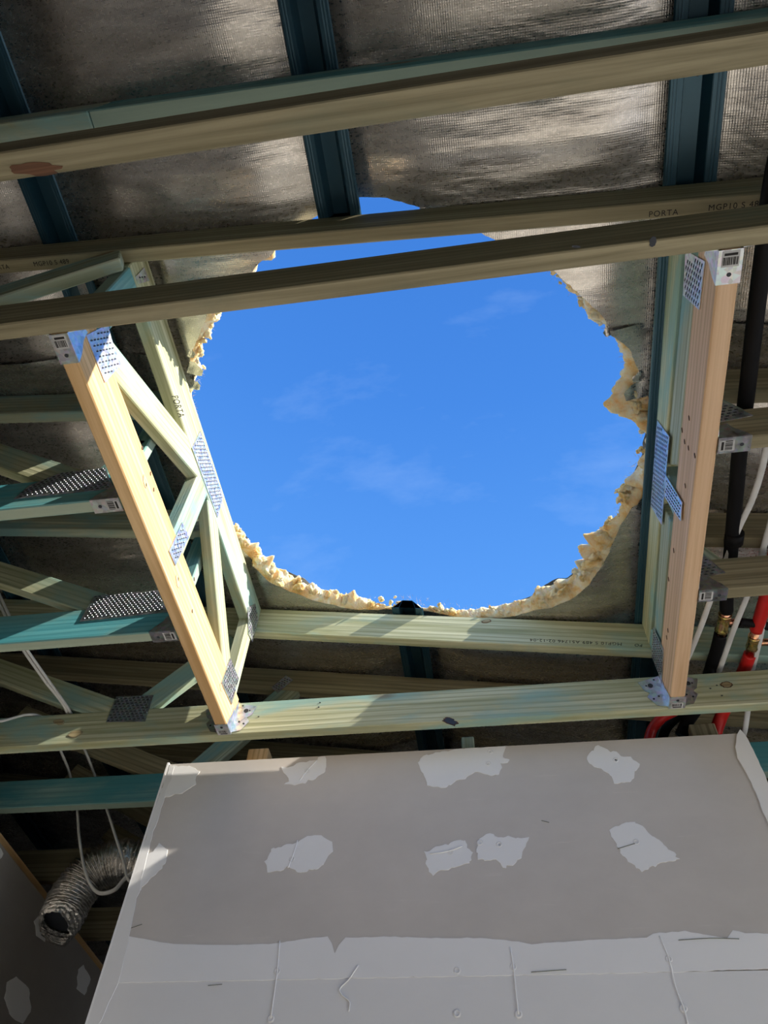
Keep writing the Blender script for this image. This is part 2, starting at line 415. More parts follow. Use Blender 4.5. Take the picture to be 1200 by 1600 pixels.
# torn glasswool between the foil lip and the metal sheet, all the way round the hole
def wool_ring():
    NT, NV = 3600, 14
    verts, faces = [], []
    for i in range(NT):
        th = -math.pi + 2*math.pi*i/NT; a = math.degrees(th); cx, sy = math.cos(th), math.sin(th)
        rl, rs = lip_r(th)+.001, sheet_r(th)+.004
        big = .5+.5*noise.noise((cx*9, sy*9, 2.2)); big2 = max(0, noise.noise((cx*19, sy*19, 5.0)))
        amp = .008 + .016*big + .026*big2
        if -50 < a < -19: amp *= .45
        for c, w, hh in ((-14, 7, .045), (12, 5, .018), (33, 6, .030), (54, 5, .018), (-38, 3.0, .022), (-11, 3, .03), (36, 3, .02), (25, 3, .015), (140, 9, .018), (112, 8, .012)):
            amp += hh*math.exp(-((a-c)/w)**2)
        near = 1 - .93*math.exp(-((a+86)/26)**4)
        for k in range(NV+1):
            v = k/NV
            r = rl + (rs-rl)*v - amp*near*math.sin(math.pi*min(1, v*1.02))**.6*(.8+.45*noise.noise((cx*26, sy*26, v*2)))
            r += .0040*noise.noise((cx*70, sy*70, v*6))*math.sin(math.pi*v) + .0016*noise.noise((cx*170, sy*170, v*15))*math.sin(math.pi*v)
            x, y = HC[0]+r*cx, HC[1]+r*sy
            xl, yl = HC[0]+rl*cx, HC[1]+rl*sy
            z0 = foil_z(xl, yl)+.0015 - .034*math.exp(-((a-2)/9)**4); z1 = 1.3418+SL*(HC[0]+rs*cx)
            z = z0 + (z1-z0)*v + .004*noise.noise((cx*60, sy*60, v*5+9))*math.sin(math.pi*v)
            verts.append(P(x, y, z))
    for i in range(NT):
        for k in range(NV):
            a, b = i*(NV+1)+k, ((i+1) % NT)*(NV+1)+k
            faces.append((a, b, b+1, a+1))
    me = bpy.data.meshes.new('torn_glasswool'); me.from_pydata(verts, [], faces); me.update()
    for p in me.polygons: p.use_smooth = True
    return link('torn_glasswool', me, M_WOOL, bl2, None, 'torn yellow glasswool edge round the hole', 'stuff')
wool_ring()
def wool_tufts():
    bm = bmesh.new()
    spots = [(-38, .9), (-36, .7), (-41, .6), (-18, 1.0), (-14, 1.5), (-12, 1.3), (-9, 1.2), (-5, .7), (2, .6), (10, .9), (13, 1.2), (16, 1.0), (23, .9), (26, .8), (30, 1.2), (33, 1.2), (35, 1.5), (38, 1.4), (41, 1.1), (47, .9), (50, .8),
             (54, 1.2), (57, 1.0), (61, .8), (66, .7), (72, .6), (84, .8), (86, .7), (100, .6), (106, .9), (110, .8), (116, 1.2), (120, 1.1), (124, 1.2), (128, 1.3), (132, 1.2), (136, 1.3), (140, 1.3), (144, 1.3), (148, 1.1), (152, 1),
             (-140, .9), (-137, .8), (-134, .7), (-130, .8), (-126, .6), (-146, .8), (-150, .7), (-50, .3)]
    for a, s in spots:
        for q in range(4):
            th = math.radians(a + random.uniform(-2.2, 2.2)); rr = min(lip_r(th), sheet_r(th)) - .004 - .012*s*random.random()
            x, y = HC[0]+rr*math.cos(th), HC[1]+rr*math.sin(th)
            z = foil_z(HC[0]+lip_r(th)*math.cos(th), HC[1]+lip_r(th)*math.sin(th)) + .004 + .030*random.random()
            c = P(x, y, z); rad = S*random.uniform(.006, .014)*s
            seed = random.random()*50
            r = bmesh.ops.create_icosphere(bm, subdivisions=3, radius=1)
            ax = Matrix.Rotation(random.random()*6, 3, 'Z') @ Matrix.Rotation(random.random()*3, 3, 'X')
            st = Vector((1, random.uniform(.5, .9), random.uniform(.4, .7)))
            for v in r['verts']:
                n = v.co.copy(); m = 1 + .55*noise.noise(n*1.6+Vector((seed, 0, 0))) + .30*noise.noise(n*4+Vector((seed, 3, 0))) + .12*noise.noise(n*9+Vector((0, seed, 0)))
                q_ = Vector((n.x*st.x, n.y*st.y, n.z*st.z))*m
                v.co = c + (ax @ q_)*rad
    for f in bm.faces: f.smooth = True
    return link('glasswool_tuft', mesh_from(bm, 'glasswool_tuft'), M_WOOL, bl2, None, None, 'stuff')
wool_tufts()
def wool_fibres():
    verts, faces = [], []
    for i in range(1500):
        th = random.uniform(-math.pi, math.pi)
        if noise.noise((math.cos(th)*12, math.sin(th)*12, 5)) < -.25 or -2.1 < th < -.95: continue
        rr = min(lip_r(th), sheet_r(th)) - random.uniform(-.004, .010)
        x, y = HC[0]+rr*math.cos(th), HC[1]+rr*math.sin(th); z = foil_z(x, y)+random.uniform(.002, .04)
        c = P(x, y, z); d = Vector((-math.cos(th), -math.sin(th), 0))*.6 + Vector((random.gauss(0, .6), random.gauss(0, .6), random.gauss(0, .5))); d.normalize()
        L = random.uniform(.006, .020); w = .0005; sd = d.cross(Vector((random.gauss(0, 1), random.gauss(0, 1), random.gauss(0, 1)))).normalized()
        cu = sd.cross(d)*random.uniform(-.4, .4)*L
        b = len(verts)
        for t in (0, .5, 1):
            p = c + d*L*t + cu*(t*t); ww = w*(1-.8*t)
            verts += [p-sd*ww, p+sd*ww]
        faces += [(b, b+1, b+3, b+2), (b+2, b+3, b+5, b+4)]
    me = bpy.data.meshes.new('glasswool_fibre'); me.from_pydata(verts, [], faces); me.update()
    return link('glasswool_fibre', me, M_WOOL, bl2, None, None, 'stuff')
wool_fibres()
# torn foil tatters hanging at the lip
def tatter(th_deg, L, w, droop, parent):
    th = math.radians(th_deg); rl = lip_r(th)+.006
    bm = bmesh.new(); rows = []; n = 7
    for i in range(n):
        t = i/(n-1); r = rl - L*t
        row = []
        for s in (-1, -.3, .4, 1):
            ww = w*(1-.55*t*t)*(1+.3*noise.noise((t*5, s*3, th_deg)))
            x = HC[0]+r*math.cos(th) - s*ww*math.sin(th); y = HC[1]+r*math.sin(th)+s*ww*math.cos(th)
            z = foil_z(HC[0]+rl*math.cos(th), HC[1]+rl*math.sin(th)) - droop*t*t + .005*noise.noise((t*7, s*4, th_deg+3)) - .001
            row.append(bm.verts.new(P(x, y, z)))
        rows.append(row)
    for a, b in zip(rows, rows[1:]):
        for k in range(3): bm.faces.new((a[k], a[k+1], b[k+1], b[k])).smooth = True
    return link('foil_tatter', mesh_from(bm, 'foil_tatter'), M_FOIL, parent)
for a, L, w, d in ((-16, .040, .018, .010), (-19, .022, .010, .004), (-33, .016, .010, .003), (-150, .030, .014, .006), (-156, .022, .012, .004), (-146, .014, .01, .004), (15, .022, .02, .012), (-78, .010, .012, .002)):
    tatter(a, L, w, d, bl2 if HC[1]+.47*math.sin(math.radians(a)) > .57 else bl1)

# ------------------------------------------------------------------ roof battens (steel top hats along Y)
def batten(x, y0, y1, label):
    t = empty('roof_batten', P(x, (y0+y1)/2, 1.29+SL*x), label, 'batten', 'blue steel top hat roof battens')
    th = .0012
    prof = [(-.0375, .0025), (-.0355, 0), (-.020, 0), (-.0125, .0255), (.0125, .0255), (.020, 0), (.0355, 0), (.0375, .0025)]
    prof = [(a, b+.0012) for a, b in prof]
    inner = [(-.0365, .004), (-.0350, th), (-.0192, th), (-.0117, .0255+th), (.0117, .0255+th), (.0192, th), (.0350, th), (.0365, .004)]
    inner = [(a, b+.0012) for a, b in inner]
    pr = prof + inner[::-1]
    bm = bmesh.new(); o = P(x, (y0+y1)/2, 1.29+SL*x); rings = []
    for y in (y0, y1): rings.append([bm.verts.new(P(x+a, y, 1.29+SL*(x+a)+b)-o) for a, b in pr])
    n = len(pr)
    for k in range(n): bm.faces.new((rings[0][k], rings[0][(k+1) % n], rings[1][(k+1) % n], rings[1][k]))
    bm.faces.new(rings[0]); bm.faces.new(rings[1][::-1]); bmesh.ops.recalc_face_normals(bm, faces=bm.faces)
    link('channel', mesh_from(bm, 'channel'), M_BATTEN, t, Matrix.Translation(o))
    # pressed flutes along both flanges and the screw heads
    bm = bmesh.new()
    for q in (-.031, -.0265, .0265, .031): add_box(bm, P(x+q, (y0+y1)/2, 1.29+SL*(x+q)+.0009)-o, .0016, S*(y1-y0)/2, .0012)
    bmesh.ops.recalc_face_normals(bm, faces=bm.faces)
    link('flange_rib', mesh_from(bm, 'flange_rib'), M_BATTEN, t, Matrix.Translation(o))
    for yy in TR:
        yy += .055
        if not (y0+.02 < yy < min(y1-.02, 1.9)): continue
        bm = bmesh.new(); bmesh.ops.create_cone(bm, segments=8, radius1=.003, radius2=.002, depth=.014, cap_ends=True)
        link('screw_tip', mesh_from(bm, 'screw_tip'), M_SLOT, t, Matrix.Translation(P(x+.003, yy, 1.29+SL*x+.0215)))
    return t
batten(BAT[3], -1.3, .340, 'blue steel batten cut off at the near edge of the sky hole, top centre')
batten(BAT[3], 1.235, 3.5, 'blue steel batten with an open cut end at the far edge of the sky hole')
batten(BAT[4], -1.3, 3.5, 'blue steel batten running along the right trimmer truss')
batten(BAT[2], -1.3, 3.5, 'blue steel batten at upper left, passing behind the left trimmer truss')
batten(BAT[5], -1.3, 3.5, 'blue steel batten to the right of the black pipe')
batten(BAT[1], -1.3, 3.5, 'blue steel batten at the far left edge of the picture')
batten(BAT[0], -1.3, 3.5, 'blue steel batten left of all the others')

# ------------------------------------------------------------------ nail plates
def inside(p, poly):
    c = False; n = len(poly)
    for i in range(n):
        (x0, y0), (x1, y1) = poly[i], poly[(i+1) % n]
        if (y0 > p[1]) != (y1 > p[1]) and p[0] < (x1-x0)*(p[1]-y0)/(y1-y0)+x0: c = not c
    return c
def nail_plate(pts, normal, parent, along, pitch=(.0100, .0075), holes=True):
    """punched steel plate on a face; pts layout corners, along = slot direction"""
    n = Vector(normal); pl = prism('nail_plate', [Vector(p)+n*.0006 for p in pts], .0018, M_PLATE, parent, side=n)
    w = [W_(p) for p in pts]; o = sum(w, Vector())/len(w)
    a = Vector(along); a = (a-n*a.dot(n)).normalized(); b = n.cross(a)
    poly = [((q-o).dot(a), (q-o).dot(b)) for q in w]
    bm = bmesh.new(); pa, pb = pitch[0]*S, pitch[1]*S; R = max(max(abs(u), abs(v)) for u, v in poly)
    ni = int(R/pa)+2; nj = int(R/pb)+2
    for i in range(-ni, ni+1):
        for j in range(-nj, nj+1):
            c = (i*pa + (pa*.5 if j % 2 else 0), j*pb)
            if all(inside((c[0]+s*pa*.42, c[1]+t*pb*.42), poly) for s in (-1, 1) for t in (-1, 1)):
                q = o + a*c[0] + b*c[1] + n*.0032 - o
                add_box(bm, q-a*pa*.02, pa*.27, pb*.13, .0005, a, b, n, 0)
                add_box(bm, q+b*pb*.20+a*pa*.22, pa*.09, pb*.11, .0009, (a+n*.5).normalized(), b, (n-a*.5).normalized(), 1)
    bmesh.ops.recalc_face_normals(bm, faces=bm.faces)
    if len(bm.verts): link('punched_teeth', mesh_from(bm, 'punched_teeth'), [M_SLOT, M_PLATE], pl, Matrix.Translation(o), None, 'stuff')
    else: bm.free()
    return pl
def px_x(L, x): return [at_x(p, q, x) for p, q in L]
def px_y(L, y): return [at_y(p, q, y) for p, q in L]

# ------------------------------------------------------------------ trusses along X
def zt(x): return 1.288 + SL*x       # roof line, top of the top chords
TH = .0235                          # chord thickness
ROOF_GROUP = 'roof trusses running across the picture'
def truss_root(name, yc, label, cat='truss', group=None, xc=-.3):
    return empty(name, P(xc, yc, 1.0), label, cat, group)
def chord_top(t, x0, x1, y0, th, mat, depth=.080, name='top_chord'):
    m = depth/2
    return board(name, V(x0, y0+th/2, zt(x0)-m), V(x1, y0+th/2, zt(x1)-m), depth, th, (0, 1, 0), mat, t)
def chord_bot(t, x0, x1, y0, th, mat, depth=.085, z=1.0):
    return board('bottom_chord', V(x0, y0+th/2, z+depth/2), V(x1, y0+th/2, z+depth/2), depth, th, (0, 1, 0), mat, t)
def web(t, p0, p1, y0, th, mat, depth=.060, e0=0, e1=0, name='web'):
    return board(name, V(p0[0], y0+th/2, p0[1]), V(p1[0], y0+th/2, p1[1]), depth, th, (0, 1, 0), mat, t, e0, e1)

# nearest truss, overhead
t1 = truss_root('roof_truss', .142, 'olive roof truss nearest overhead, crossing the top of the picture above all other timber')
chord_bot(t1, -2.4, 1.6, .1255, .033, M_OLIVE)
chord_top(t1, -.527, 1.6, .1255, .030, M_TEAL); chord_top(t1, -3.1, -.5285, .1255, .030, M_GREEN2)
# near header truss
YN = .337
t2 = truss_root('roof_truss', YN, 'dark roof truss crossing the near edge of the sky hole, lettering under its top chord')
chord_bot(t2, -2.4, 1.6, YN, TH, M_OLIVE)
chord_top(t2, -3.1, 1.6, YN, TH, M_OLIVE)
web(t2, (-.555, 1.285), (-.815, 1.083), YN+.001, TH-.002, M_GREEN2, .060, e0=.012, e1=-.02)
web(t2, (-1.35, 1.40), (-.93, 1.085), YN+.001, TH-.002, M_GREEN2, .060)
web(t2, (.72, 1.10), (.60, 1.10), YN+.001, TH-.002, M_GREEN2, .02)
# far header truss
YF = 1.2527
t3 = truss_root('roof_truss', YF, 'pale green roof truss along the far edge of the sky hole, above the plasterboard wall')
chord_bot(t3, -2.4, 1.6, YF, TH, M_GREEN, .083)
chord_top(t3, -3.1, 1.6, YF, TH, M_GREEN)
web(t3, (-.822, 1.078), (-1.30, 1.288), YF+.001, TH-.002, M_GREEN, .058, e0=.06, e1=-.0)
web(t3, (-.785, 1.078), (-.60, 1.285), YF+.001, TH-.002, M_GREEN, .056, e0=-.03)
nail_plate(px_y([(182, 1089), (240, 1087), (227, 1128), (166, 1129)], YF), (0, -1, 0), t3, (1, 0, 0))
# trusses behind
YB = 1.472
t4 = truss_root('roof_truss', YB, 'dim green roof truss just behind the far header, partly hidden by the plasterboard wall')
chord_bot(t4, -2.4, 1.6, YB, TH, M_TEAL, .075)
chord_top(t4, -3.1, 1.6, YB, TH, M_OLIVE, .070)
web(t4, (-.760, 1.070), (-1.25, 1.285), YB+.001, TH-.002, M_OLIVE, .056, e0=.05)
web(t4, (-.715, 1.07), (-.485, 1.345), YB+.001, TH-.002, M_GREEN2, .056, e0=-.02)
nail_plate(px_y([(424, 1075), (447, 1056), (458, 1063), (434, 1083)], YB), (0, -1, 0), t4, (1, 0, -.6), (.008, .006))
for k, y in enumerate((1.79, 2.10)):
    t = truss_root('roof_truss', y, ('unlit roof truss second behind the far header, in the dark beyond the duct', 'unlit roof truss deepest in the dark roof space')[k])
    chord_bot(t, -2.4, 1.6, y, TH, M_OLIVE); chord_top(t, -3.1, 1.6, y, TH, M_OLIVE)
    web(t, (-.75, 1.07), (-1.25, 1.33), y+.001, TH-.002, M_OLIVE, .056); web(t, (-.72, 1.07), (-.40, 1.29), y+.001, TH-.002, M_OLIVE, .056)

M_KNOT = timber('knot_wood', (.50, .42, .24), (.24, .17, .08), None, knots=False)
M_BARK = timber('bark_pocket', (.24, .12, .07), (.07, .04, .025), None, knots=False)
def knot(c, r1, r2, n, parent, mat=M_KNOT, rot=0, rim=None, rag=.12):
    n = Vector(n); a = n.orthogonal().normalized(); b = n.cross(a); seed = random.random()*40
    if abs(n.z) > .9: a = V(1, 0, 0); b = V(0, 1, 0)
    elif abs(n.y) > .9: a = V(1, 0, 0); b = V(0, 0, 1)
    pts = []
    for k in range(20):
        q = k*math.pi/10; m = 1+rag*noise.noise((math.cos(q)*2+seed, math.sin(q)*2, 0))*2
        u, v = r1*math.cos(q)*m, r2*math.sin(q)*m
        pts.append(Vector(c) + a*(u*math.cos(rot)-v*math.sin(rot)) + b*(u*math.sin(rot)+v*math.cos(rot)))
    if rim: prism('knot_rim', [c+(p-Vector(c))*1.28 for p in pts], .0008, rim, parent, side=n)
    return prism('knot', pts, .0014, mat, parent, side=n)
nY = (0, -1, 0); nD = (0, 0, -1)
knot(at_y(118, 1147, YF), .013, .008, nY, t3, rim=M_OLIVE, rot=.1); knot(at_y(92, 1128, YF), .011, .006, nY, t3, rim=M_OLIVE, rot=-.3)
knot(at_y(704, 1127, YF), .013, .006, nY, t3, M_SLOT, -.45, M_BARK, .3)
knot(at_y(1135, 1070, YF), .009, .006, nY, t3, M_KNOT, 0, M_BARK)
knot(at_y(760, 971, YF), .009, .004, nY, t3, M_KNOT, .1, M_BARK); knot(at_y(1076, 1000, YF), .006, .003, nY, t3)
knot(at_z(1020, 377, 1.0), .0045, .0065, nD, t2, M_SLOT, 0); knot(at_z(900, 385, 1.0), .006, .0015, nD, t2, M_SLOT, .2)
knot(at_z(55, 264, 1.0), .032, .008, nD, t1, M_BARK, .12, None, .2)
for q in ((500, 1098), (498, 1105), (1110, 1076), (1120, 1071), (1128, 1087), (404, 1120)): knot(at_y(q[0], q[1], YF), .0018, .0012, nY, t3, M_SLOT)

# ------------------------------------------------------------------ trimmer trusses along Y
LX0, LX1 = -.572, -.547
Y0, Y1 = YN+TH+.0005, YF-.0005
tl = empty('trimmer_truss', P(-.56, .8, 1), 'sunlit left trimmer truss with a bare orange pine bottom chord and green webs', 'truss')
def yboard(name, t, p0, p1, x0, x1, depth, mat, e0=0, e1=0, label=None):
    xc = (x0+x1)/2
    return board(name, V(xc, p0[0], p0[1]), V(xc, p1[0], p1[1]), depth, x1-x0, (1, 0, 0), mat, t, e0, e1, label)
yboard('bottom_chord', tl, (Y0, 1.046), (Y1, 1.046), LX0, LX1, .092, M_PINE, label='bare orange pine bottom chord')
yboard('top_chord', tl, (Y0, 1.329), (Y1, 1.329), LX0, LX1, .090, M_GREEN)
WX0, WX1 = LX0+.0005, LX1-.0004
yboard('web', tl, (.405, 1.078), (.790, 1.306), WX0, WX1, .060, M_GREEN, e0=-.03, e1=-.02)
yboard('web', tl, (.814, 1.088), (.814, 1.290), WX0, WX1, .058, M_GREEN2)
yboard('web', tl, (.865, 1.300), (1.172, 1.083), WX0, WX1, .050, M_GREEN, e1=.01)
yboard('web', tl, (1.214, 1.088), (1.214, 1.288), WX0, WX1, .040, M_GREEN)
yboard('web', tl, (.388, 1.088), (.388, 1.288), WX0, WX1, .050, M_TEAL)
nX = (1, 0, 0)
nail_plate(px_x([(133, 524), (163, 598), (187, 570), (173, 530), (167, 507)], LX1), nX, tl, (0, .35, 1), (.011, .0085))
nail_plate(px_x([(312, 674), (299, 700), (339, 809), (348, 775)], LX1), nX, tl, (0, .5, .8))
nail_plate(px_x([(284, 816), (294, 839), (273, 884), (263, 861)], LX1), nX, tl, (0, .5, .8))
nail_plate(px_x([(359, 1028), (372, 1060), (361, 1101), (345, 1067)], LX1), nX, tl, (0, .3, 1))
nail_plate(px_x([(211, 432), (224, 418), (232, 439), (215, 444)], LX1), nX, tl, (0, .3, 1), (.011, .011))
nail_plate([V(LX1, 1.17, 1.295), V(LX1, 1.205, 1.345), V(LX1, 1.245, 1.335), V(LX1, 1.245, 1.255), V(LX1, 1.21, 1.25)], nX, tl, (0, .3, 1))

RX0, RX1 = .337, .3645
tr = empty('trimmer_truss', P(.35, .8, 1), 'shaded right trimmer truss with a pinkish bare pine bottom chord', 'truss')
yboard('bottom_chord', tr, (Y0, 1.044), (Y1, 1.044), RX0, RX1, .088, M_PINKPINE, label='pinkish bare pine bottom chord')
yboard('top_chord', tr, (Y0, 1.201), (Y1, 1.201), RX0, RX1, .066, M_GREEN)
yboard('web', tr, (.425, 1.128), (.775, 1.136), RX0+.004, RX1-.001, .060, M_GREEN2, e0=.0, e1=-.02)
yboard('web', tr, (.880, 1.138), (1.20, 1.126), RX0+.003, RX1-.001, .054, M_GREEN2)
yboard('web', tr, (.825, 1.088), (.825, 1.169), RX0+.001, RX1-.001, .050, M_GREEN2)
yboard('web', tr, (1.226, 1.088), (1.226, 1.169), RX0+.001, RX1-.001, .045, M_GREEN2)
nL = (-1, 0, 0)
nail_plate(px_x([(1073, 391), (1069, 461), (1094, 484), (1103, 408)], RX0), nL, tr, (0, 1, .5), (.011, .0085))
nail_plate(px_x([(1028, 656), (1047, 682), (1035, 820), (1018, 790)], RX0), nL, tr, (0, 1, .2))
nail_plate(px_x([(1042, 742), (1067, 785), (1065, 814), (1040, 776)], RX0-.002), nL, tr, (0, .2, 1))
nail_plate(px_x([(1022, 980), (1038, 1015), (1035, 1065), (1019, 1024)], RX0), nL, tr, (0, 1, .3))

for q in ((1066, 672), (1077, 653), (1070, 690), (1076, 700), (1086, 712), (1071, 759), (1053, 860), (1045, 905), (1044, 985), (1042, 996)):
    knot(at_x(q[0], q[1], RX0), .0020, .0042, (-1, 0, 0), tr, M_BARK)
for q in ((235, 740), (228, 758), (240, 765), (303, 905), (278, 905), (300, 955), (222, 700)):
    knot(at_x(q[0], q[1], LX1), .0018, .0038, (1, 0, 0), tl, M_BARK)
knot(at_x(226, 752, LX1), .006, .012, (1, 0, 0), tl, M_PINKPINE, .4); knot(at_x(277, 908, LX1), .006, .013, (1, 0, 0), tl, M_PINKPINE, .4); knot(at_x(345, 1074, LX1), .005, .009, (1, 0, 0), tl, M_PINKPINE, .4)

# ------------------------------------------------------------------ cut truss stubs hung on the trimmers
def stub(y0, side, label, mats):
    xe = LX0-.001 if side < 0 else RX1+.001; xf = -2.4 if side < 0 else 1.6
    t = truss_root('cut_roof_truss', y0, label, 'truss', None, xe+side*.3)
    a, b = (xf, xe) if side < 0 else (xe, xf)
    chord_bot(t, a, b, y0, TH, mats[0], .080)
    xt = LX0-.001 if side < 0 else RX1+.001
    a, b = (-3.1, xt) if side < 0 else (xt, 1.6)
    chord_top(t, a, b, y0, TH, mats[1])
    return t
s1 = stub(.6445, -1, 'nearer left cut truss, turquoise bottom chord hung below the middle of the left trimmer', (M_TURQ, M_GREEN2))
web(s1, (-.680, 1.074), (-.99, 1.262), .6455, TH-.002, M_GREEN, .058, e0=.05)
web(s1, (-.590, 1.078), (-.590, 1.288), .6455, TH-.002, M_TEAL, .030)
web(s1, (-.640, 1.070), (-.535+.0-.06, 1.19), .6455, TH-.002, M_TEAL, .030)
nail_plate(px_y([(22, 781), (46, 760), (95, 740), (165, 732), (178, 764)], .6445), (0, -1, 0), s1, (1, 0, .1), (.0085, .0062))
s2 = stub(.9475, -1, 'farther left cut truss, bright turquoise bottom chord at the lower half of the left trimmer', (M_TURQ, M_GREEN2))
web(s2, (-.735, 1.085), (-1.12, 1.268), .9485, TH-.002, M_GREEN, .056, e0=.05)
web(s2, (-.592, 1.078), (-.592, 1.288), .9485, TH-.002, M_TEAL, .032)
nail_plate(px_y([(125, 972), (147, 932), (248, 923), (263, 957)], .9475), (0, -1, 0), s2, (1, 0, .1), (.0085, .0062))
r1 = stub(.6445, 1, 'nearer right cut truss, its shaded bottom chord hung beside the black pipe', (M_OLIVE, M_OLIVE))
web(r1, (.405, 1.075), (.372, 1.14), .6455, TH-.002, M_GREEN2, .045, e0=.02)
nail_plate([V(.372, .6445, 1.045), V(.372, .6445, 1.135), V(.395, .6445, 1.125), V(.432, .6445, 1.055)], (0, -1, 0), r1, (1, 0, .1))
r2 = stub(.9475, 1, 'farther right cut truss, its bottom chord hung beside the brass pipe tee', (M_OLIVE, M_OLIVE))
web(r2, (.405, 1.075), (.372, 1.14), .9485, TH-.002, M_GREEN2, .045, e0=.02)
nail_plate([V(.372, .9475, 1.03), V(.372, .9475, 1.125), V(.39, .9475, 1.11), V(.42, .9475, 1.04)], (0, -1, 0), r2, (1, 0, .1))

# ------------------------------------------------------------------ joist hangers
def hanger(label, F, z0, w, run, hside, wing=(True, True), sticker=True, sh=.085):
    """F(a, b, z): a along the hung timber from the header face, b across it from 0 to w"""
    g = empty('joist_hanger', W_(F(0, w/2, z0)), label, 'hanger', 'galvanised joist hangers')
    e = .0016
    def plate(name, pts, side, th=.0018, mat=M_GALV, par=None):
        return prism(name, [Vector(F(*p)) for p in pts], th, mat, par or g, side=side)
    A = (Vector(F(1, 0, 0))-Vector(F(0, 0, 0))); B = (Vector(F(0, 1, 0))-Vector(F(0, 0, 0)))
    plate('seat', [(.0006, -e, z0), (run, -e, z0), (run, w+e, z0), (.0006, w+e, z0)], (0, 0, -1))
    for b, s, on in ((-e*.4, -1, wing[0]), (w+e*.4, 1, wing[1])):
        plate('side_plate', [(.0006, b, z0), (run, b, z0), (run*.86, b, z0+.20*sh), (run*.60, b, z0+.42*sh), (run*.52, b, z0+.66*sh), (run*.30, b, z0+.60*sh), (run*.22, b, z0+.82*sh), (.0006, b, z0+sh)], B*s)
        if on:
            wp = plate('wing_plate', [(.0006, b, z0+.004), (.0006, b+s*.020, z0+.008), (.0006, b+s*.034, z0+.030), (.0006, b+s*.027, z0+.040), (.0006, b+s*.036, z0+.046), (.0006, b+s*.044, z0+.068), (.0006, b+s*.032, z0+.072), (.0006, b, z0+.082)], A)
            bm = bmesh.new()
            o = W_(F(.0006, b, z0)); 
            for (u, v, r) in ((.022, .058, .0052), (.012, .030, .0022), (.023, .024, .0022), (.030, .058, .0018), (.012, .072, .002)):
                c = W_(F(.0018+.0006, b+s*u, z0+v))-o; vs = [bm.verts.new(c + B*(math.cos(q*math.pi/6)*r*S) + Vector((0, 0, 1))*(math.sin(q*math.pi/6)*r*S)) for q in range(12)]
                bm.faces.new(vs)
            link('nail_hole', mesh_from(bm, 'nail_hole'), M_SLOT, wp, Matrix.Translation(o), None, 'stuff')
    if sticker:
        lw = w*.80; l0, l1 = (run*.04, run*.50)
        st = plate('barcode_label', [(l0, w*.1, z0-.0014), (l1, w*.1, z0-.0014), (l1, w*.9, z0-.0014), (l0, w*.9, z0-.0014)], (0, 0, -1), .0003, M_WHITE)
        bm = bmesh.new(); o = W_(F(0, 0, z0-.0018)); y = w*.16; k = 0
        while y < w*.84:
            bw = random.choice((.0006, .001, .0014))
            c = W_(F((l0+l1)/2+.004*0+run*.06, y, z0-.0018))-o
            add_box(bm, c, run*.11*S, bw*S/2, .0002, A, B, Vector((0, 0, 1))); y += bw + random.choice((.0007, .0011))
        add_box(bm, W_(F(l0+run*.10, w*.5, z0-.0018))-o, run*.035*S, w*.3*S, .0002, A, B, Vector((0, 0, 1)))
        bmesh.ops.recalc_face_normals(bm, faces=bm.faces)
        link('barcode', mesh_from(bm, 'barcode'), M_BLACKINK, st, Matrix.Translation(o))
    bm = bmesh.new(); o = W_(F(run*.72, w*.5, z0-.0014))
    vs = [bm.verts.new(A*(math.cos(q*math.pi/5)*.0045) + B*(math.sin(q*math.pi/5)*.0045)) for q in range(10)]; bm.faces.new(vs)
    link('nail_hole', mesh_from(bm, 'nail_hole'), M_SLOT, g, Matrix.Translation(o-Vector((0, 0, .0006))))
    return g
hanger('steel hanger at the near end of the left trimmer, under the dark near truss', lambda a, b, z: (LX0+b, YN+TH+a, z), 1.0, LX1-LX0, .046, 0)
hanger('steel hanger at the near end of the right trimmer, barcode facing down, upper right', lambda a, b, z: (RX0+b, YN+TH+a, z), 1.0, RX1-RX0, .046, 0)
hanger('bright steel hanger holding the far end of the left trimmer on the pale far header', lambda a, b, z: (LX0+b, YF-a, z), 1.0, LX1-LX0, .034, 0)
hanger('bluish steel hanger holding the far end of the right trimmer on the pale far header', lambda a, b, z: (RX0+b, YF-a, z), 1.0, RX1-RX0, .034, 0)
hanger('steel hanger of the nearer left cut truss, on the left trimmer', lambda a, b, z: (LX0-a, .6445+b, z), 1.0, TH, .050, 0, (True, False), sh=.06)
hanger('steel hanger of the farther left cut truss, on the left trimmer', lambda a, b, z: (LX0-a, .9475+b, z), 1.0, TH, .050, 0, (True, False), sh=.06)
hanger('steel hanger of the nearer right cut truss, on the right trimmer', lambda a, b, z: (RX1+a, .6445+b, z), 1.0, TH, .048, 0, (True, False), sh=.06)
hanger('steel hanger of the farther right cut truss, on the right trimmer', lambda a, b, z: (RX1+a, .9475+b, z), 1.0, TH, .048, 0, (True, False), sh=.06)

# ------------------------------------------------------------------ lettering on the timber
def under_top(px, py, y): # point on the sloping underside of a top chord (top at zt, depth .08) seen at a pixel
    d = ray(px, py); c = 1.288-.080; t = c/(d.z-SL*d.x); return d*t
dxs = V(1, 0, SL)
lettering('PORTA', under_top(1013, 339, 0), dxs, (0, -1, 0), .0115, M_BLACKINK, t2)
lettering('MGP10 S 489', under_top(1106, 329, 0), dxs, (0, -1, 0), .0115, M_BLACKINK, t2)
lettering('PORTA', under_top(-14, 422, 0), dxs, (0, -1, 0), .0115, M_BLACKINK, t2)
lettering('MGP10 S 489', under_top(54, 416, 0), dxs, (0, -1, 0), .0115, M_BLACKINK, t2)
lettering('MGP10 S 489 A51746 02-12-04', under_top(972, 1004, 0), -dxs, (0, 1, 0), .0115, M_BLACKINK, t3, narrow=1.12)
lettering('PO', under_top(1004, 1006, 0), -dxs, (0, 1, 0), .0115, M_BLACKINK, t3)
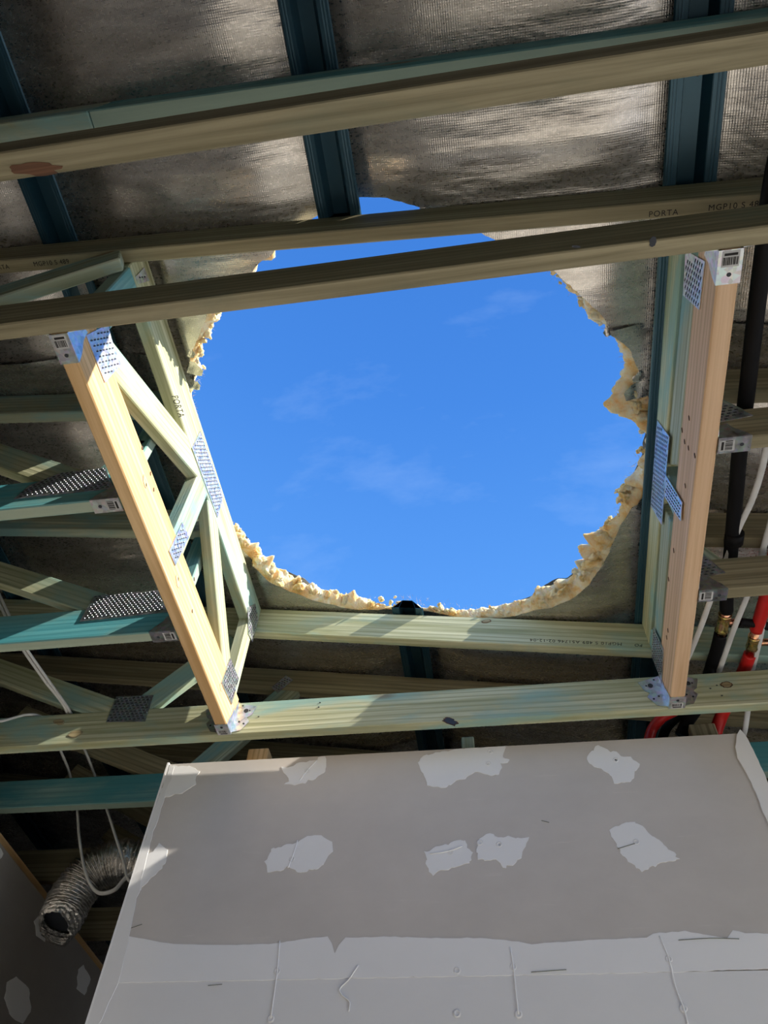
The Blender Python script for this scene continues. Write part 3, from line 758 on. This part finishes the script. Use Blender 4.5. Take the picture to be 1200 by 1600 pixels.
p = at_z(279, 617, 1.284); lettering('PORTA', V(LX1-.003, p.y, 1.284), (0, 1, 0), (1, 0, 0), .0185, M_BLACKINK, tl, narrow=.72)
lettering('R54', V(LX1, 1.075, 1.300), (0, -1, .15), (0, 0, 1), .035, M_PENCIL, tl, 'pencil_mark', narrow=1.2)

# ------------------------------------------------------------------ plasterboard nib wall below the far header
YW = 1.312
KW = YW/1.285
wf = slab('wall_front', -.672*KW, .452*KW, YW+.010, YW+.075, ZF, .945*KW, M_EARTH)
wf.data.materials[0] = M_EARTH
slab('plasterboard_sheet', -.680*KW, .460*KW, YW, YW+.0098, .540*KW, .958*KW, M_BOARD, wf, None)
slab('plasterboard_sheet', -.683*KW, .460*KW, YW, YW+.0098, ZF, .5385*KW, M_FILL2, wf, None)
def ragged(L, amp=3, step=7):
    out = []
    for (a, b), (c, d) in zip(L, L[1:]+L[:1]):
        n = max(1, int(math.hypot(c-a, d-b)/step))
        for k in range(n):
            t = k/n; x, y = a+(c-a)*t, b+(d-b)*t
            out.append((x+amp*noise.noise((x*.09, y*.09, 1))+amp*.5*noise.noise((x*.3, y*.3, 5)), y+amp*noise.noise((x*.09, y*.09, 9))+amp*.5*noise.noise((x*.3, y*.3, 2))))
    return out
def patch(L, name='filler_patch', amp=3, step=7, th=.0012, mat=M_FILL, yy=None, clip=True):
    yy = YW if yy is None else yy
    pts = px_y(ragged(L, amp, step), yy)
    if clip: pts = [V(max(-.680*KW, min(.460*KW, p.x)), p.y, min(.9575*KW, p.z)) for p in pts]
    o = prism(name, pts, th, mat, wf, side=(0, -1, 0))
    return o
PATCH = [
 [(262, 1197), (296, 1197), (312, 1206), (304, 1225), (286, 1239), (264, 1245), (247, 1249)],
 [(440, 1200), (460, 1196), (510, 1181), (508, 1205), (495, 1215), (480, 1223), (462, 1229), (445, 1226), (450, 1215)],
 [(651, 1192), (665, 1182), (690, 1174), (740, 1167), (793, 1164), (783, 1180), (797, 1188), (783, 1195), (782, 1210), (765, 1212), (745, 1207), (725, 1215), (705, 1225), (690, 1232), (668, 1227), (660, 1205)],
 [(930, 1164), (960, 1175), (990, 1187), (998, 1193), (990, 1215), (975, 1224), (960, 1223), (945, 1205), (922, 1195), (916, 1185)],
 [(250, 1319), (260, 1330), (258, 1350), (240, 1370), (225, 1385), (206, 1400), (222, 1345)],
 [(425, 1327), (480, 1309), (500, 1306), (518, 1315), (520, 1330), (505, 1350), (495, 1360), (470, 1364), (450, 1357), (418, 1361), (415, 1345)],
 [(663, 1332), (700, 1318), (728, 1312), (730, 1325), (741, 1330), (738, 1345), (720, 1354), (690, 1360), (678, 1369), (668, 1355)],
 [(744, 1325), (757, 1305), (826, 1310), (815, 1340), (790, 1358), (775, 1345), (746, 1343)],
 [(952, 1297), (985, 1283), (1000, 1290), (1064, 1343), (1045, 1346), (1020, 1355), (1005, 1361), (985, 1350), (960, 1315)]]
for L in PATCH: patch(L, 'filler_patch', 4.5, 4)
band = [(196, 1462), (215, 1465), (262, 1475), (350, 1477), (430, 1475), (490, 1465), (512, 1464), (519, 1474), (523, 1490), (529, 1478), (540, 1465), (600, 1464), (700, 1466), (760, 1466), (830, 1475),
        (900, 1470), (1010, 1465), (1020, 1459), (1070, 1455), (1100, 1460), (1135, 1467), (1145, 1453), (1165, 1458), (1230, 1461), (1230, 1513), (1000, 1520), (600, 1528), (170, 1536)]
patch(band, 'jointing_band', 1.6, 9, .0010)
# corner bead left, peeling paper tape right
bead = [(265, 1197), (273, 1199), (240, 1300), (222, 1372), (212, 1415), (203, 1462), (186, 1535), (150, 1610), (128, 1610)]
patch(bead, 'corner_bead', 2.0, 9, .0016, M_FILL2)
def tape():
    L = [(1151, 1150), (1157, 1141), (1164, 1148), (1185, 1190), (1204, 1235), (1212, 1310), (1196, 1278), (1183, 1245), (1170, 1215), (1152, 1185), (1148, 1168)]
    patch(L, 'paper_tape', 1.5, 8, .004, M_FILL, clip=False)
tape()
slab('corner_bead', -.684*KW, -.680*KW, YW-.001, YW+.02, ZF, .962*KW, M_FILL, wf, None)
# screw dimples, ridges and scratches in the compound
def dimple(px, py):
    p = at_y(px, py, YW-.0016); bm = bmesh.new(); n = 12; R = .0042*S
    vs = [bm.verts.new((R*math.cos(k*2*math.pi/n), 0, R*math.sin(k*2*math.pi/n))) for k in range(n)]
    vi = [bm.verts.new((R*.5*math.cos(k*2*math.pi/n), .0012, R*.5*math.sin(k*2*math.pi/n))) for k in range(n)]
    vo = [bm.verts.new((R*1.5*math.cos(k*2*math.pi/n), .0016, R*1.5*math.sin(k*2*math.pi/n))) for k in range(n)]
    for k in range(n):
        bm.faces.new((vs[k], vs[(k+1) % n], vi[(k+1) % n], vi[k])); bm.faces.new((vs[k], vo[k], vo[(k+1) % n], vs[(k+1) % n]))
    bm.faces.new(vi); bmesh.ops.recalc_face_normals(bm, faces=bm.faces)
    link('screw_dimple', mesh_from(bm, 'screw_dimple'), M_FILL2, wf, Matrix.Translation(W_(p)))
for q in ((480, 1204), (763, 1193), (766, 1174), (962, 1187), (456, 1342), (704, 1331), (780, 1319), (750, 1316), (994, 1315), (433, 1517), (423, 1591), (714, 1516), (802, 1510), (714, 1583), (810, 1584), (1045, 1498), (1068, 1575)):
    dimple(*q)
def ridge(L, w=.0012, mat=M_FILL, name='compound_ridge'):
    pts = [at_y(a, b, YW-.0012) for a, b in L]
    tube(name, pts, (w, w*.7), mat, wf, seg=6, n=4)
for L in ([(437, 1470), (433, 1517), (428, 1555), (423, 1591)], [(797, 1480), (802, 1510), (806, 1550), (810, 1584)], [(1030, 1462), (1045, 1498), (1055, 1540), (1068, 1575), (1075, 1600)], [(560, 1508), (545, 1530), (531, 1545), (535, 1555), (546, 1565), (545, 1580)],
          [(465, 1313), (458, 1335), (450, 1356)], [(722, 1322), (700, 1330), (672, 1334)], [(495, 1188), (480, 1204), (468, 1220)]):
    ridge(L)
for L in ([(965, 1326), (992, 1318)], [(830, 1519), (885, 1515)], [(1060, 1469), (1110, 1466), (1155, 1467)], [(846, 1282), (858, 1285)], [(205, 1450), (222, 1444)], [(325, 1540), (347, 1538)]):
    ridge(L, .0006, M_PENCIL, 'scratch')
# timber packers between the wall frame and the truss above
def packer(px, py, w, mat):
    p = at_y(px, py, YW+.012); board('packer', V(p.x, YW+.035, .93), V(p.x, YW+.035, 1.02), w, .036, (0, 1, 0), mat, wf)
packer(403, 1168, .045, M_PINE); packer(730, 1148, .026, M_GREEN); packer(1098, 1132, .050, M_OLIVE)

# dim plastered wall at lower left
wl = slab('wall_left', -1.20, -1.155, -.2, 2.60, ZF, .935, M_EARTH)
M_BOARDL = board_mat('shade_darkened_board', (.36, .335, .31), .08)  # board colour darkened to stand in for the shade on this wall
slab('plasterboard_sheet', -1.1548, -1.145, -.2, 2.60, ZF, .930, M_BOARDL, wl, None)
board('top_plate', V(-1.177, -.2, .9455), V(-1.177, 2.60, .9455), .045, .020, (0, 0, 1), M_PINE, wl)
for L in ([(10, 1535), (25, 1525), (45, 1545), (48, 1580), (35, 1600), (18, 1590), (6, 1560)], [(62, 1425), (72, 1420), (78, 1450), (70, 1472), (56, 1462), (53, 1440)], [(122, 1515), (130, 1508), (142, 1530), (132, 1556), (120, 1545)], [(0, 1325), (5, 1335), (-5, 1350), (-10, 1335)]):
    pts = [at_x(a, b, -1.145) for a, b in ragged(L, 2, 6)]
    prism('filler_patch', pts, .0012, M_FILL, wl, side=(1, 0, 0))

# ------------------------------------------------------------------ flexible duct
dz = 1.72
dp = [ray(86, 1452)*1.66, ray(97, 1432)*1.70, ray(112, 1402)*1.74, ray(136, 1370)*1.78, ray(168, 1350)*1.80, ray(200, 1345)*1.80, ray(238, 1350)*1.79, V(-.70, 1.50, .90), V(-.56, 1.385, .86)]
def dr(s, a):
    q = max(0, 1-s/.055); cr = -q*(.30 + .16*math.sin(a*2+.6)) + q*.14*noise.noise((s*20, math.cos(a)*4, math.sin(a)*4))
    return 1 + cr + .075*math.sin(2*math.pi*(s/.0145 + a/(2*math.pi))) + .055*noise.noise((s*60, math.cos(a)*3, math.sin(a)*3)) + .045*noise.noise((s*190, math.cos(a)*9, math.sin(a)*9))
def foil_duct_mat():
    m, nt, b = new_mat('duct_foil'); b.inputs['Metallic'].default_value = 1
    n = noise_tex(nt, obj_coords(nt, (1, 1, 1), False), 70, 4, .6, .4)
    nt.links.new(ramp(nt, n, [(.3, (.62, .60, .56)), (.7, (.86, .84, .80))]), b.inputs['Base Color']); b.inputs['Roughness'].default_value = .18
    bump(nt, b, n, .8, .006); return m
M_DUCT = foil_duct_mat()
du = empty('flexible_duct', W_(dp[0]), 'crinkled silver flexible duct with an open end, hanging left of the plasterboard wall', 'duct')
tube('duct_sleeve', dp, .047, M_DUCT, du, seg=48, n=44, rfun=dr, cap=False)
tube('duct_mouth_shade', [dp[0]+(dp[1]-dp[0])*.75] + dp[2:4], .036, M_SLOT, du, seg=24, n=8, cap=True)  # black plug painting the shade inside the open end

# ------------------------------------------------------------------ cables and pipes
def px_path(L, fn): return [fn(*q) for q in L]
c1 = [at_y(-14, 915, .985), at_y(8, 962, 1.01), at_y(30, 1006, 1.05), at_y(67, 1060, 1.15), at_y(105, 1115, 1.262)]
def shift(L, d): return [p+Vector(d) for p in L]
k1 = tube('electric_cable', c1 + [at_y(92, 1160, 1.42), at_y(108, 1206, 1.508), at_y(120, 1262, 1.525), at_y(124, 1310, 1.53), at_y(134, 1365, 1.53), at_y(152, 1394, 1.53), at_y(178, 1391, 1.53), at_y(197, 1371, 1.53), at_y(222, 1355, 1.54)], (.0044, .003), M_CABLE, seg=10, n=10)
tag(k1, 'white cable that loops below the teal truss in front of the silver duct', 'cable', 'white cables at lower left')
k2 = tube('electric_cable', shift(c1, (.008, 0, .001)) + [at_y(128, 1160, 1.42), at_y(146, 1206, 1.508), at_y(168, 1268, 1.525), at_y(183, 1315, 1.53), at_y(194, 1350, 1.53), at_y(199, 1372, 1.53), at_y(212, 1385, 1.54)], (.0044, .003), M_CABLE, seg=10, n=10)
tag(k2, 'white cable that runs straight down behind the teal truss to the duct bend', 'cable', 'white cables at lower left')
k3 = tube('electric_cable', [at_y(-30, 1128, 1.21), at_y(0, 1127, 1.225), at_y(20, 1122, 1.235), at_y(40, 1117, 1.245), at_y(60, 1118, 1.262), at_y(80, 1130, 1.30)], .0030, M_CABLE, seg=10, n=8)
tag(k3, 'short white cable end arching over the far header at the left edge', 'cable')
zc = 1.105
fl = (0, 0, 1)
ca = tube('flat_cable', [V(.58, .10, zc), V(.54, .38, zc)] + px_path([(1216, 600), (1206, 660), (1197, 702), (1188, 742), (1174, 784), (1154, 826), (1136, 872), (1124, 905), (1110, 938), (1094, 982), (1074, 1030), (1052, 1075)], lambda a, b: at_z(a, b, zc)), (.0060, .0030), M_CABLE, seg=10, n=6, flat=fl)
tag(ca, 'leftmost of three pale flat cables, crossing the black pipe', 'cable', 'pale flat cables on the right')
cb = tube('flat_cable', [V(.62, .20, zc), V(.57, .50, zc)] + px_path([(1222, 720), (1208, 800), (1196, 845), (1186, 880), (1168, 930), (1146, 985), (1123, 1050), (1105, 1095)], lambda a, b: at_z(a, b, zc)), (.0060, .0030), M_CABLE, seg=10, n=6, flat=fl)
tag(cb, 'middle of three pale flat cables, between the black and the red pipe', 'cable', 'pale flat cables on the right')
cc = tube('flat_cable', [V(.68, .35, zc), V(.60, .68, zc)] + px_path([(1214, 850), (1204, 905), (1197, 935), (1190, 985), (1182, 1020), (1175, 1050)], lambda a, b: at_z(a, b, zc)) + [at_y(1171, 1090, 1.30), at_y(1165, 1135, 1.33), at_y(1160, 1160, 1.39), at_y(1158, 1200, 1.45)], (.0060, .0030), M_CABLE, seg=10, n=6, flat=fl)
tag(cc, 'rightmost of three pale flat cables, running down beside the wall corner', 'cable', 'pale flat cables on the right')
# black lagged pipe with a brass tee
zp = 1.112
def on(zv): return lambda a, b: at_z(a, b, zv)
pb = empty('black_pipe', at_z(1140, 900, zp)*S + V(0, 0, H0), 'black lagged pipe running beside the right trimmer, with a brass tee', 'pipe')
tube('pipe_lagging', [V(.47, -.5, zp), V(.455, 0, zp)] + px_path([(1212, 260), (1195, 380), (1180, 500), (1166, 620), (1157, 690), (1150, 770), (1143, 850), (1136, 925), (1135, 955)], on(zp)), .0125, M_BLACK, pb, seg=16, n=6)
tube('pipe_lagging', px_path([(1126, 990), (1120, 1015), (1110, 1046)], on(zp)) + [at_y(1095, 1095, 1.285), at_y(1074, 1128, 1.345), at_y(1064, 1150, 1.36)], .0125, M_BLACK, pb, seg=16, n=6)
a_, b_ = at_z(1135, 952, zp), at_z(1126, 992, zp)
tube('copper_tail', [a_, b_], .0098, M_COPPER, pb, seg=16, n=1)
mid = (a_+b_)/2; ax = (b_-a_).normalized()
tube('tee_fitting', [mid-ax*.022, mid-ax*.016, mid-ax*.0159, mid-ax*.006, mid+ax*.006, mid+ax*.0159, mid+ax*.016, mid+ax*.022], .0128, M_BRASS, pb, seg=16, n=1, rfun=lambda s, a: 1.0 + .12*math.sin(s*420))
tube('copper_branch', [mid, mid+V(.034, .002, 0)], .0062, M_COPPER, pb, seg=12, n=1)
tube('branch_lagging', [mid+V(.030, .002, 0), mid+V(.06, .010, .0), mid+V(.10, .022, -.002), mid+V(.16, .03, 0)], .0085, M_BLACK, pb, seg=12, n=6)
pcl = at_z(1147, 840, zp)
tube('pipe_clip', [pcl-V(0, .012, 0), pcl+V(0, .012, 0)], .0165, M_BLACK, pb, seg=12, n=1)
pr = empty('red_pipe', at_z(1170, 1020, zp)*S + V(0, 0, H0), 'red lagged pipe at the right edge, with a copper tee, dropping behind the wall', 'pipe')
tube('pipe_lagging', [V(.66, .30, zp), V(.60, .62, zp)] + px_path([(1222, 830), (1206, 900), (1192, 950), (1182, 985)], on(zp)), .0125, M_RED, pr, seg=16, n=6)
tube('pipe_lagging', px_path([(1172, 1022), (1166, 1038), (1158, 1056)], on(zp)) + [at_y(1140, 1092, 1.30), at_y(1126, 1122, 1.335), at_y(1116, 1150, 1.36)], .0125, M_RED, pr, seg=16, n=6)
a_, b_ = at_z(1182, 983, zp), at_z(1172, 1024, zp); mid = (a_+b_)/2; ax = (b_-a_).normalized()
tube('copper_tail', [a_, b_], .0098, M_COPPER, pr, seg=16, n=1)
tube('tee_fitting', [mid-ax*.018, mid-ax*.012, mid, mid+ax*.012, mid+ax*.018], .0126, M_BRASS, pr, seg=16, n=1, rfun=lambda s, a: 1.0 + .12*math.sin(s*420))
tube('copper_branch', [mid, mid+V(.06, .004, 0)], .0075, M_COPPER, pr, seg=12, n=1)
r3 = tube('red_pipe', [at_y(1012, 1165, 1.37), at_y(1019, 1140, 1.36), at_y(1034, 1122, 1.34), at_y(1052, 1112, 1.33), at_y(1076, 1098, 1.31), at_y(1100, 1085, 1.30)], .0105, M_RED, seg=14, n=8)
tag(r3, 'short red pipe bend showing between the far header and the wall top', 'pipe')
r4 = tube('black_pipe', [at_y(1032, 1168, 1.385), at_y(1040, 1140, 1.375), at_y(1056, 1122, 1.36), at_y(1082, 1102, 1.325), at_y(1106, 1085, 1.315)], .0100, M_BLACK, seg=14, n=8)
tag(r4, 'short black pipe bend beside the red bend above the wall top', 'pipe')
